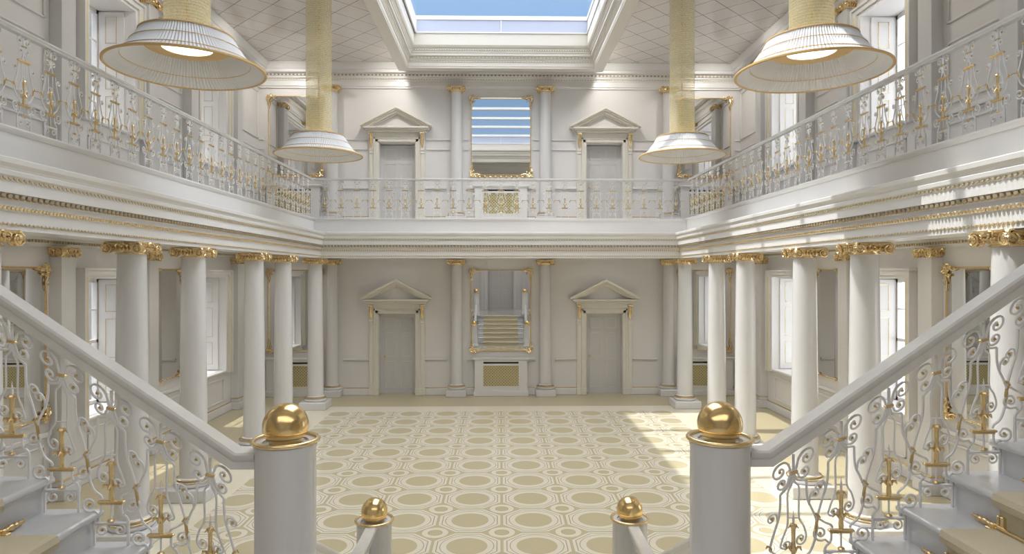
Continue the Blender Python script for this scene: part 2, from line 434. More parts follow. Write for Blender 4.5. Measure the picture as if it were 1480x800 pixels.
def beads(which, mb, p, z, sp, r, skew=0):
    if which == 'back': a, b = -(AX-p), AX-p
    else: a, b = YN, AY-p
    n = int((b-a)/sp)
    for i in range(n+1):
        t = a+(b-a)*i/n
        if which == 'back': mt = Matrix.Translation((t, AY-p, z)) @ Matrix.Rotation(skew, 4, 'Y')
        else:
            s = -1 if which == 'left' else 1
            mt = Matrix.Translation((s*(AX-p), t, z)) @ Matrix.Rotation(PI/2, 4, 'Z') @ Matrix.Rotation(skew, 4, 'Y')
        mb.blob((0, 0, 0), r, 5, 3, mt)
for which in ('left', 'back', 'right'):
    m = MB(); back = {'left': 2.39, 'right': 2.39, 'back': YB-AY}[which]
    prof = EP+[(-back, UF), (-back, 4.35), (-.38, 4.35), (-.38, 4.03)]
    if which == 'back':
        # slab behind the back fascia fills wall to wall
        prof2 = EP+[(-.38, 4.35), (-.38, 4.03)]
        run(which, prof2, m); m.box(-XW, XW, AY+.38, YB, 4.35, UF)
    else:
        prof2 = EP+[(-.38, 4.35), (-.38, 4.03)]
        run(which, prof2, m); s = -1 if which == 'left' else 1
        m.box(s*(AX+.38), s*XW, YN, AY+.38, 4.35, UF)
    o = m.build('trim_%d' % {'left': 3, 'back': 4, 'right': 5}[which], 'trim'); structure(o, '%s run of the gallery edge with stacked mouldings and plain parapet' % which, 'gallery edge')
    m = MB(); beads(which, m, .10, 4.513, .07, (.032, .014, .014), .5); tag(m.build('rope_moulding', 'palegilt', o), 'pale gilt rope moulding')
    m = MB(); beads(which, m, .012, 4.09, .06, (.03, .012, .012), .5); tag(m.build('thin_rope_moulding', 'palegilt', o), 'thin pale gilt rope moulding')
    m = MB(); beads(which, m, .062, 4.348, .085, (.042, .03, .028), .35); tag(m.build('egg_moulding', 'bronze', o), 'dull gilt leaf and dart moulding')
    m = MB(); beads(which, m, .038, 4.24, .055, (.024, .018, .022)); tag(m.build('leaf_moulding', 'gilt', o), 'bright gilt leaf moulding')
# lower aisle cornice on the walls
m = MB()
prof = [(0, 4.03), (.03, 4.03), (.03, 4.06), (.06, 4.075), (.06, 4.13), (.10, 4.135), (.10, 4.18), (.16, 4.19), (.16, 4.25), (.20, 4.28), (.22, 4.35), (0, 4.35)]
m.loft([[(-XW+p, YN, z), (-XW+p, YB-p, z), (XW-p, YB-p, z), (XW-p, YN, z)] for p, z in prof], False, False, None, wrap=True)
AC = m.build('trim_6', 'trim'); structure(AC, 'white cornice on the walls under the gallery', 'cornice')
m = MB()
y = YN+.2
while y < YB-.2:
    for s in (-1, 1): m.box(s*(XW-.06), s*(XW-.095), y, y+.035, 4.09, 4.128)
    y += .07
x = -XW+.2
while x < XW-.2:
    m.box(x, x+.035, YB-.06, YB-.095, 4.09, 4.128); x += .07
tag(m.build('dentil_row', 'palegilt', AC), 'small dentils')

# ------------------------------------------------------------------ wall mouldings (baseboards, dado rails, panels)
def blocked(a, b, spans):
    out = [(a, b)]
    for s0, s1 in spans:
        nx = []
        for u, v in out:
            if s1 <= u or s0 >= v: nx.append((u, v)); continue
            if s0 > u: nx.append((u, s0))
            if s1 < v: nx.append((s1, v))
        out = nx
    return [q for q in out if q[1]-q[0] > .06]
WARCH = .25
for s in (-1, 1):
    PIL = [(y-.19, y+.19) for y in COLY]
    base = MB(); gold = MB(); dado = MB(); pan = MB()
    X = s*XW
    for z0 in (0, UF):
        win = [(a-WARCH, b+WARCH) for a, b in WINY]
        for a, b in blocked(YN, YB, PIL):
            base.bbox(X, X-s*.05, a, b, z0, z0+.2, .012); gold.box(X, X-s*.035, a, b, z0+.205, z0+.225)
        rail = blocked(YN, YB, PIL+win)
        for a, b in rail:
            for (q, w, d) in ((1.0, .03, .035), (1.04, .07, .06)):
                dado.bbox(X, X-s*d, a, b, z0+q, z0+q+w, .01)
            # panels above and below the dado
            zz = [(.32, .92)] if z0 == 0 else [(.32, .92), (1.22, 2.22), (2.52, 3.92)]
            if b-a > .5:
                for c, d in zz:
                    for (u0, u1, w0, w1) in ((a+.1, b-.1, c, c+.035), (a+.1, b-.1, d-.035, d), (a+.1, a+.135, c, d), (b-.135, b-.1, c, d)):
                        pan.bbox(X, X-s*.03, u0, u1, z0+w0, z0+w1, .008)
        for a, b in WINY:   # panel under each window
            c, d = .32, .92
            for (u0, u1, w0, w1) in ((a+.05, b-.05, c, c+.035), (a+.05, b-.05, d-.035, d), (a+.05, a+.085, c, d), (b-.085, b-.05, c, d)):
                pan.bbox(X, X-s*.03, u0, u1, z0+w0, z0+w1, .008)
    bo = base.build('baseboard_'+SIDE[s], 'trim'); structure(bo, 'white baseboard along the %s wall' % SIDE[s], 'baseboard')
    tag(gold.build('gilt_line', 'gilt', bo), 'thin gilt line')
    structure(dado.build('trim_%d' % (8+s), 'trim'), 'white dado rail along the %s wall' % SIDE[s], 'dado rail')
    structure(pan.build('trim_%d' % (11+s), 'trim'), 'raised panel mouldings on the %s wall' % SIDE[s], 'panel moulding')
base = MB(); gold = MB(); dado = MB(); pan = MB()
BCOL = [-5.0, -1.32, 1.32, 5.0]
for z0 in (0, UF):
    sp = [(x-.3, x+.3) for x in BCOL]+[(x-.84, x+.84) for x in DX]
    for a, b in blocked(-XW, XW, sp):
        base.bbox(a, b, YB, YB-.05, z0, z0+.2, .012); gold.box(a, b, YB, YB-.035, z0+.205, z0+.225)
        for (q, w, d) in ((1.0, .03, .035), (1.04, .07, .06)): dado.bbox(a, b, YB, YB-d, z0+q, z0+q+w, .01)
    if z0:
        sp2 = [(x-.2, x+.2) for x in BCOL]+[(x-.86, x+.86) for x in DX]+[(-.96, .96), (-7.05, -5.2), (5.2, 7.05)]
        for a, b in blocked(-XW, XW, sp2):
            for z in (2.20, 2.49): dado.bbox(a, b, YB, YB-.04, z0+z, z0+z+.045, .01)
bo = base.build('baseboard_back', 'trim'); structure(bo, 'white baseboard along the back wall', 'baseboard')
tag(gold.build('gilt_line', 'gilt', bo), 'thin gilt line')
structure(dado.build('trim_8', 'trim'), 'white dado and frieze rails along the back wall', 'dado rail')

# ------------------------------------------------------------------ capitals, columns, pilasters
def capital_mesh(half=.27, r=.18):
    m = MB(); vr = .079; zc = .080
    m.bbox(-half+.03, half-.03, -half+.03, half-.03, .140, .165, .006)       # abacus
    m.lathe([(r, 0), (r+.02, .004), (r+.022, .016), (r+.004, .024), (r+.008, .045), (r+.03, .08), (r+.03, .11), (r-.02, .142)], 20)
    for q in range(4):
        R = Matrix.Rotation(q*PI/2, 4, 'Z')
        for sx in (-1, 1):
            cx = sx*(half-.075)
            sp = [(x, -half+.018, z) for x, _, z in spiral2(cx, zc, vr, .010, PI/2, -sx*2.1, 30)]
            m.tube(sp, [.0125*(1-.5*i/30) for i in range(31)], 5, R)
            m.lathe([(vr*.9, 0), (vr*.9, .032)], 18, R @ Matrix.Translation((cx, -half+.078, zc)) @ Matrix.Rotation(PI/2, 4, 'X'))
            m.blob((cx, -half+.012, zc), (.015, .014, .015), 6, 4, R)
            # acanthus between the scrolls
            m.tube([(sx*.05, -half+.02, .145), (sx*.075, -half+.005, .12), (sx*.07, -half+.01, .09)], [.008, .012, .004], 5, R)
        m.box(-half+.08, half-.08, -half+.035, -half+.06, .105, .142, R)
        for k in range(4):
            m.blob(((k-1.5)*.05, -half+.045, .07), (.02, .03, .034), 6, 4, R)
        m.tube([(-half+.07, -half+.022, .150), (0, -half+.03, .128), (half-.07, -half+.022, .150)], .010, 5, R)
        m.blob((0, -half+.018, .148), (.04, .02, .022), 6, 4, R); m.blob((0, -half+.02, .115), (.018, .016, .03), 6, 4, R)
        # leafy corner between two faces
        m.tube([(-half+.045, -half+.045, .15), (-half+.02, -half+.02, .09), (-half+.05, -half+.05, .03)], [.02, .028, .012], 6, R)
    return m
CAP = capital_mesh()
CAPP = capital_mesh(.235, .15)
def base_mb(hw, r):
    m = MB(); m.bbox(-hw, hw, -hw, hw, 0, .2, .012); return m
def make_column(h, hw=.35, r0=.21, r1=.178):
    root = empty('marble_column')
    base_mb(hw, r0).build('plinth', 'column', root)
    t = MB(); prof = [(r0, .2)]
    for k in range(9):
        a = -PI/2+PI*k/8; prof.append((r0+.045+.04*math.cos(a), .24+.04*math.sin(a)))
    prof += [(r0+.015, .285), (r0+.012, .30), (r0+.03, .315), (r0+.03, .325), (r0, .345)]
    t.lathe(prof, 32); t.build('base_moulding', 'column', root, True)
    g = MB()
    for rr, z in ((r0+.072, .286), (r0+.04, .322)):
        g.tube([(rr*math.cos(2*PI*k/32), rr*math.sin(2*PI*k/32), z) for k in range(32)], .011, 6, None, True)
    tag(g.build('gilt_ring', 'gilt', root, True), 'gilt rings')
    t = MB(); prof = []
    for k in range(13):
        q = k/12; z = .335+(h-.16-.335)*q
        prof.append((r0-(r0-r1)*(q**1.6), z))
    t.lathe(prof, 40); t.build('shaft', 'column', root, True)
    c = MB(); c.add(CAP.v, CAP.f, Matrix.Translation((0, 0, h-.165))); tag(c.build('capital', 'gilt', root, True), 'gilded scroll capital')
    return root
ORD = ['back corner', 'second', 'third', 'fourth', 'fifth', 'sixth', 'seventh']
first = make_column(4.03)
for s in (-1, 1):
    for i, y in enumerate(COLY):
        if i == 0: lab = 'free-standing marble column with gilt capital at the %s back corner of the hall' % SIDE[s]
        else: lab = '%s free-standing marble column of the %s row, counted from the back wall' % (ORD[i], SIDE[s])
        o = first if (s == -1 and i == 0) else copy_tree(first)
        o.location = (s*5.0, y, 0); tag(o, lab, 'column', '%s colonnade' % SIDE[s], 'thing')
def cut_back(root, y):
    for o in kids(root):
        bm = bmesh.new(); bm.from_mesh(o.data)
        r = bmesh.ops.bisect_plane(bm, geom=bm.verts[:]+bm.edges[:]+bm.faces[:], plane_co=(0, y, 0), plane_no=(0, 1, 0), clear_outer=True)
        bm.to_mesh(o.data); bm.free()
def make_engaged(h):
    r = make_column(h, .3, .18, .155); cut_back(r, .119); return r
eng = None
bl = {-5.0: 'leftmost', -1.32: 'left of the mirror', 1.32: 'right of the mirror', 5.0: 'rightmost'}
for z, fl_, top in ((0, 'ground floor', 4.03), (UF, 'gallery', 9.15-UF)):
    e = make_engaged(top)
    for i, x in enumerate(BCOL):
        o = e if i == 0 else copy_tree(e)
        o.location = (x, YB-.12, z)
        lab = ('marble half column on the %s back wall, %s' % (fl_, bl[x])) if 'mirror' in bl[x] else '%s marble half column on the %s back wall' % (bl[x], fl_)
        tag(o, lab, 'column', 'half columns on the back wall', 'thing')
def make_pilaster(h):
    root = empty('wall_pilaster')
    m = MB(); m.bbox(-.22, .22, -.27, 0, 0, .2, .012); m.build('plinth', 'pilaster', root)
    m = MB(); m.bbox(-.2, .2, -.24, 0, .2, .3, .02); m.build('base_moulding', 'pilaster', root)
    m = MB(); m.box(-.205, .205, -.245, 0, .30, .315); tag(m.build('gilt_ring', 'gilt', root), 'gilt line')
    m = MB(); m.bbox(-.175, .175, -.2, 0, .3, h-.15, .006)
    m.build('shaft', 'pilaster', root)
    c = MB(); c.add(CAPP.v, CAPP.f, Matrix.Translation((0, -.03, h-.165))); tag(c.build('capital', 'gilt', root, True), 'gilded scroll capital')
    cut_back(root, -.001)
    return root
for z, fl_, top in ((0, 'ground floor', 4.03), (UF, 'gallery', 9.14-UF)):
    p0 = make_pilaster(top); k = 0
    for s in (-1, 1):
        for i, y in enumerate(COLY[:-1]):
            o = p0 if k == 0 else copy_tree(p0); k += 1
            o.location = (s*XW, y, z); o.rotation_euler = (0, 0, s*-PI/2)
            tag(o, 'flat %s pilaster on the %s wall, %s from the back' % (fl_, SIDE[s], ['first', 'second', 'third', 'fourth', 'fifth', 'sixth'][i]), 'pilaster', 'pilasters on the %s wall, %s' % (SIDE[s], fl_), 'thing')

# ------------------------------------------------------------------ doors with pedimented surrounds
def ornate_door(idx, x, z, where):
    root = empty('door_%d' % idx, (x, YB, z), 0, 'panelled grey double-leaf door under an ivory triangular pediment, %s' % where, 'door', None, 'structure')
    root['label'] = 'tall panelled door under an ivory triangular pediment, %s' % where
    d = MB(); y0 = .27
    d.box(-DW, DW, y0, y0+.06, 0, DH-.02)
    leaf = d.build('door_leaf', 'door', root)
    p = MB()
    for cx in (-.235, .235):
        for za, zb in ((.18, .98), (1.12, 1.84), (1.96, 2.28)):
            w = .165
            for (u0, u1, v0, v1) in ((cx-w, cx+w, za, za+.018), (cx-w, cx+w, zb-.018, zb), (cx-w, cx-w+.018, za, zb), (cx+w-.018, cx+w, za, zb)):
                p.box(u0, u1, y0-.012, y0, v0, v1)
    tag(p.build('panel_moulding', 'ivory', leaf), 'ivory panel mouldings')
    k = MB(); k.lathe([(.028, 0), (.028, .008), (.01, .012), (.01, .04), (.024, .05), (.03, .065), (.022, .08), (.004, .086)], 14, Matrix.Translation((-.42, y0, 1.13)) @ Matrix.Rotation(PI/2, 4, 'X'))
    tag(k.build('door_knob', 'gold', leaf, True), 'brass knob')
    a = MB()   # architrave jambs + lintel
    A = .15
    for s in (-1, 1):
        for (o0, o1, t) in ((0, A, .05), (.02, .10, .07), (.10, A, .085)):
            a.bbox(s*(DW+o0), s*(DW+o1), -t, 0, .2, DH+o1, .006)
        a.bbox(s*DW, s*(DW+A+.01), -.10, 0, 0, .2, .01)
    for (o0, o1, t) in ((0, A, .05), (.02, .10, .07), (.10, A, .085)):
        a.bbox(-DW-o1, DW+o1, -t, 0, DH+o0, DH+o1, .006)
    a.build('architrave', 'ivory', root)
    b = MB()   # outer pilaster strips
    for s in (-1, 1):
        b.bbox(s*(DW+A), s*(DW+A+.14), -.06, 0, .2, 2.72, .006)
        b.bbox(s*(DW+A+.03), s*(DW+A+.11), -.075, 0, .3, 2.08, .006)
        b.bbox(s*(DW+A), s*(DW+A+.15), -.09, 0, 0, .2, .01)
    b.build('pilaster_strip', 'ivory', root)
    for s in (-1, 1):
        cx = s*(DW+A+.07)
        c = MB()
        pr = [(-.04, 2.08), (-.09, 2.08), (-.10, 2.11), (-.085, 2.14), (-.10, 2.17), (-.11, 2.2), (-.10, 2.24), (-.09, 2.34), (-.11, 2.46), (-.15, 2.56), (-.19, 2.62), (-.2, 2.67), (-.19, 2.72), (-.04, 2.72)]
        c.prism([(q[0], q[1]) for q in pr], 'x', cx-.055, cx+.055)
        cons = c.build('console_bracket', 'ivory', root)
        g = MB()
        g.tube([(cx, -.115, 2.26), (cx, -.105, 2.36), (cx, -.125, 2.46), (cx, -.16, 2.56), (cx, -.205, 2.64)], [.015, .028, .036, .042, .036], 8)
        g.lathe([(.04, -.06), (.04, .06)], 12, Matrix.Translation((cx, -.185, 2.67)) @ Matrix.Rotation(PI/2, 4, 'Y'))
        for q in (-1, 1): g.tube([(cx+q*.02, -.12, 2.30), (cx+q*.035, -.13, 2.42), (cx+q*.045, -.165, 2.52)], [.008, .014, .008], 5)
        tag(g.build('gilt_leaf', 'gilt', cons, True), 'gilt acanthus leaf')
    e = MB()   # frieze + pediment
    e.bbox(-DW-.27, DW+.27, -.07, 0, DH+A, 2.72, .006)
    e.bbox(-DW-.33, DW+.33, -.20, 0, 2.72, 2.765, .01); e.bbox(-.93, .93, -.26, 0, 2.765, 2.80, .01); e.bbox(-.97, .97, -.30, 0, 2.80, 2.86, .012)
    apex, zb, hw, e0 = 3.45, 2.86, 1.05, .05
    sl = (apex-zb-e0)/hw
    for (v0, v1, dep) in ((0, .06, .34), (.06, .10, .30), (.10, .165, .24), (.165, .205, .17)):
        for s in (-1, 1):
            X = lambda v: min(hw, (apex-v-zb)/sl)
            pts = [(0, apex-v0), (s*X(v0), apex-v0-sl*X(v0)), (s*X(v0), zb), (s*X(v1), zb if X(v1) < hw else zb), (s*X(v1), max(zb, apex-v1-sl*X(v1))), (0, apex-v1)]
            cl = []
            for p_ in pts:
                if not cl or (abs(cl[-1][0]-p_[0])+abs(cl[-1][1]-p_[1])) > 1e-4: cl.append(p_)
            e.prism(cl, 'y', -dep, 0)
    e.build('pediment', 'ivory', root)
    e = MB(); e.prism([(-.86, 2.86), (.86, 2.86), (0, 3.28)], 'y', -.07, 0); e.build('tympanum', 'wall', root)
    return root
ornate_door(1, DX[0], 0, 'left side of the ground floor back wall')
ornate_door(2, DX[1], 0, 'right side of the ground floor back wall')
ornate_door(3, DX[0], UF, 'left side of the gallery back wall')
ornate_door(4, DX[1], UF, 'right side of the gallery back wall')
# stair-hall door behind the viewpoint (seen in the mirror)
root = empty('door_5', (0, -1.6, LAND), PI, 'tall grey door at the head of the central stairs, seen in the mirror', 'door', None, 'structure')
d = MB(); d.box(-.8, .8, .3, .36, 0, 2.72); leaf = d.build('door_leaf', 'door', root)
p = MB()
for cx in (-.38, .38):
    for za, zb in ((.2, 1.05), (1.2, 2.5)):
        for (u0, u1, v0, v1) in ((cx-.28, cx+.28, za, za+.02), (cx-.28, cx+.28, zb-.02, zb), (cx-.28, cx-.26, za, zb), (cx+.26, cx+.28, za, zb)): p.box(u0, u1, .285, .3, v0, v1)
p.build('panel_moulding', 'ivory', leaf)
a = MB()
for s in (-1, 1):
    for (o0, o1, t) in ((0, .5, .06), (.06, .2, .1), (.28, .42, .1)): a.bbox(s*(.8+o0), s*(.8+o1), -t, 0, 0, 3.0, .01)
a.bbox(-1.3, 1.3, -.1, 0, 2.75, 3.1, .01); a.build('architrave', 'trim', root)

# ------------------------------------------------------------------ windows with gilded shutters
def shutter_mb(w, h):
    # local: x 0..w, z 0..h, front at y=0 facing -y
    m = MB(); m.box(0, w, 0, .03, 0, h)
    g = MB(); t = .009
    for za, zb in ((.06, .30), (.36, .68), (.74, .96)):
        a0, a1, z0, z1 = .14*w/.5, w-.14*w/.5, za*h, zb*h
        for (u0, u1, v0, v1) in ((a0, a1, z0, z0+t), (a0, a1, z1-t, z1), (a0, a0+t, z0, z1), (a1-t, a1, z0, z1)): g.box(u0, u1, -.008, 0, v0, v1)
    return m, g
def side_window(idx, s, y0, y1, z0, z1, label):
    # local frame: origin at wall face, centre of opening floor; x along wall, -y into the room
    yc = (y0+y1)/2; W = (y1-y0)/2; H = z1-z0
    root = empty('window_%d' % idx, (s*XW, yc, z0), s*-PI/2, label, 'window', None, 'structure')
    a = MB()
    for q in (-1, 1):
        for (o0, o1, t) in ((0, .08, .07), (.08, .20, .11), (.20, .25, .15)): a.box(q*(W+o0), q*(W+o1), -t, 0, -.06, H+o0*.75)
    for (o0, o1, t) in ((0, .08, .07), (.08, .20, .11), (.20, .25, .15)): a.box(-W-o1, W+o1, -t, 0, H+o0*.75, H+o1*.75)
    a.build('architrave', 'trim', root)
    c = MB()
    for q in (-1, 1): c.bbox(q*(W+.10), q*(W+.17), -.12, 0, -.0, H+.02, .006)
    tag(c.build('cream_strip', 'cream', root), 'cream and gilt strip beside the opening')
    f = MB(); d = WDEP-.14
    f.box(-W, -W+.07, d, d+.08, 0, H); f.box(W-.07, W, d, d+.08, 0, H); f.box(-W, W, d, d+.08, 0, .08); f.box(-W, W, d, d+.08, H-.08, H)
    f.box(-W, W, d, d+.06, H*.5-.03, H*.5+.03); f.box(-.02, .02, d+.01, d+.05, 0, H)
    for k in (.25, .75): f.box(-W, W, d+.015, d+.045, H*k-.012, H*k+.012)
    for q in (-1, 1): f.box(q*W*.5-.012, q*W*.5+.012, d+.015, d+.045, 0, H)
    f.build('sash_frame', 'trim', root)
    g = MB(); g.box(-W, W, d+.045, d+.049, .02, H-.02); g.build('glass_pane', 'glass', root)
    b = MB(); b.bbox(-W-.06, W+.06, -.06, d, -.05, .01, .015); tag(b.build('window_sill', 'trim', root), 'white sill')
    for q in (-1, 1):
        sw = .49
        sm, sg = shutter_mb(sw, H-.06)
        # reveal shutter: face towards the opening centre
        if q == 1: mt = Matrix.Translation((W-.03, .14+sw, .03)) @ Matrix.Rotation(-PI/2, 4, 'Z')
        else: mt = Matrix.Translation((-W+.03, .14, .03)) @ Matrix.Rotation(PI/2, 4, 'Z')
        x1 = MB(); x1.add(sm.v, sm.f, mt); so = x1.build('shutter', 'trim', root)
        x2 = MB(); x2.add(sg.v, sg.f, mt); tag(x2.build('gilt_line', 'gilt', so), 'gilt panel outlines')
    return root
wi = 0
for s in (-1, 1):
    for z0, z1, fn in ((1.1, 3.52, 'ground floor'), (UF+1.22, UF+3.62, 'gallery')):
        for (a, b), w_ in zip(WINY, ('farthest', 'middle', 'nearest')):
            wi += 1
            side_window(wi, s, a, b, z0, z1, '%s shuttered window of the %s %s wall' % (w_, fn, SIDE[s]))

# ------------------------------------------------------------------ mirrors
def mirror(w, h, crest, loc, rz, label, group):
    # centre-bottom origin, faces -y
    root = empty('gilt_mirror', loc, rz, label, 'mirror', group)
    g = MB(); g.box(-w/2+.05, w/2-.05, -.03, -.012, .05, h-.05); g.build('mirror_glass', 'mirror', root)
    f = MB()
    for (o, t, d) in ((.035, .018, .05), (.05, .016, .035)):
        f.bbox(-w/2+o, -w/2+o+t, -d, 0, o, h-o, .006); f.bbox(w/2-o-t, w/2-o, -d, 0, o, h-o, .006)
        f.bbox(-w/2+o, w/2-o, -d, 0, o, o+t, .006); f.bbox(-w/2+o, w/2-o, -d, 0, h-o-t, h-o, .006)
    fr = f.build('frame', 'gilt', root)
    rnd = random.Random(7)
    for sx in (-1, 1):
        for top in (0, 1):
            c = MB()
            cx = sx*(w/2-.055); cz = h-.055 if top else .055; sz = 1 if top else -1
            def P(a, b, y=-.06): return (cx-sx*a, y, cz-sz*b)
            for (a, b, r, t0, q) in ((-.02, -.02, .05, 0, 1), (.10, -.03, .04, 1, 1), (-.03, .12, .04, 2, -1), (.20, -.015, .03, .5, 1), (-.02, .23, .028, 1.5, -1)):
                pts = [(cx-sx*(a+rr*math.cos(an)), -.06, cz-sz*(b+rr*math.sin(an))) for an, rr in [(t0+q*5.5*i/14, r*(1-.75*i/14)) for i in range(15)]]
                c.tube(pts, [.014*(1-.4*i/14) for i in range(15)], 5)
                c.blob(P(a, b), (r*.45, .022, r*.45), 6, 4)
            c.tube(smooth_path([P(.02, .02, -.05), P(.10, .01, -.07), P(.18, .03, -.06), P(.28, .005, -.05)]), [.02*(1-.6*i/12) for i in range(13)], 5)
            c.tube(smooth_path([P(.02, .02, -.05), P(.01, .12, -.07), P(.03, .22, -.06), P(.005, .36, -.05)]), [.02*(1-.6*i/12) for i in range(13)], 5)
            for i in range(14):
                a, b = rnd.uniform(-.06, .13), rnd.uniform(-.06, .13)
                c.blob(P(a, b), (rnd.uniform(.018, .034), .025, rnd.uniform(.018, .034)), 6, 4)
            for (a, b) in ((.05, -.07), (-.07, .05)):
                c.tube([P(a*.3, b*.3), P(a, b, -.075), P(a*1.25+.02, b*1.25+.02, -.06)], [.012, .02, .004], 5)
            tag(c.build('corner_scrollwork', 'gilt', root, True), 'gilded scrollwork corner')
    if crest:
        c = MB()
        for k in range(9):
            x = (k-4)*.16
            c.blob((x, -.05, .0), (.05, .025, .022+.01*(k % 2)), 6, 4)
            c.tube([(x-.07, -.05, .01), (x, -.055, -.045), (x+.07, -.05, .01)], [.006, .016, .006], 5)
        tag(c.build('foliage_crest', 'gilt', root, True), 'gilt foliage strip under the glass')
    return root
MZ, MH = 1.27, 2.50
mirror(1.87, MH, False, (0, YB, MZ), 0, 'gilt mirror over the radiator cover between the ground floor doors', 'gilt wall mirrors')
mirror(1.87, 2.42, True, (0, YB, UF+1.41), 0, 'gilt mirror reflecting the skylight at the middle of the gallery back wall', 'gilt wall mirrors')
for s in (-1, 1):
    mirror(1.66, MH, False, (s*6.12, YB, MZ), 0, 'gilt mirror at the %s end of the ground floor back wall' % SIDE[s], 'gilt wall mirrors')
    mirror(1.66, 2.42, True, (s*6.12, YB, UF+1.41), 0, 'gilt mirror at the %s end of the gallery back wall' % SIDE[s], 'gilt wall mirrors')
    for y, wd in ((14.42, 'farther'), (9.95, 'nearer')):
        mirror(1.3, 2.45, False, (s*XW, y, 1.3), s*-PI/2, '%s tall gilt mirror between pilasters on the %s side wall' % (wd, SIDE[s]), 'gilt wall mirrors')

# ------------------------------------------------------------------ radiator covers
def radiator():
    root = empty('radiator_cover')
    b = MB(); D = .26
    b.bbox(-.81, .81, -D-.03, 0, 0, .15, .012); b.bbox(-.79, .79, -D-.01, 0, .15, .18, .01)
    for s in (-1, 1): b.bbox(s*.52, s*.78, -D, 0, .18, 1.06, .008)
    b.box(-.52, .52, -D, 0, .18, .29); b.box(-.52, .52, -D, 0, .90, .955); b.box(-.52, .52, -D, 0, 1.01, 1.06); b.box(-.52, .52, -.1, 0, .29, 1.01)
    b.build('cabinet', 'trim', root)
    m = MB(); m.bbox(-.84, .84, -D-.05, 0, 1.09, 1.13, .012); m.bbox(-.81, .81, -D-.03, 0, 1.06, 1.09, .008); m.build('top_shelf', 'trim', root)
    g = MB(); g.box(-.52, .52, -D+.02, -D+.03, .29, .90); tag(g.build('lattice_grille', 'lattice', root), 'brass lattice grille with round holes')
    g = MB(); g.box(-.52, .52, -.11, -.105, .955, 1.01); g.build('vent_slot', 'dark', root)
    f = MB()
    for (u0, u1, v0, v1) in ((-.54, .54, .27, .29), (-.54, .54, .90, .92), (-.54, -.52, .27, .92), (.52, .54, .27, .92)): f.box(u0, u1, -D-.01, -D, v0, v1)
    f.build('grille_frame', 'trim', root)
    return root
rc = radiator(); k = 0
for z, fn in ((0, 'ground floor'), (UF, 'gallery')):
    for x, w_ in ((0, 'at the middle'), (-6.12, 'at the left end'), (6.12, 'at the right end')):
        o = rc if k == 0 else copy_tree(rc); k += 1
        o.location = (x, YB, z)
        tag(o, 'white radiator cover with brass lattice %s of the %s back wall' % (w_, fn), 'radiator cover', 'radiator covers')

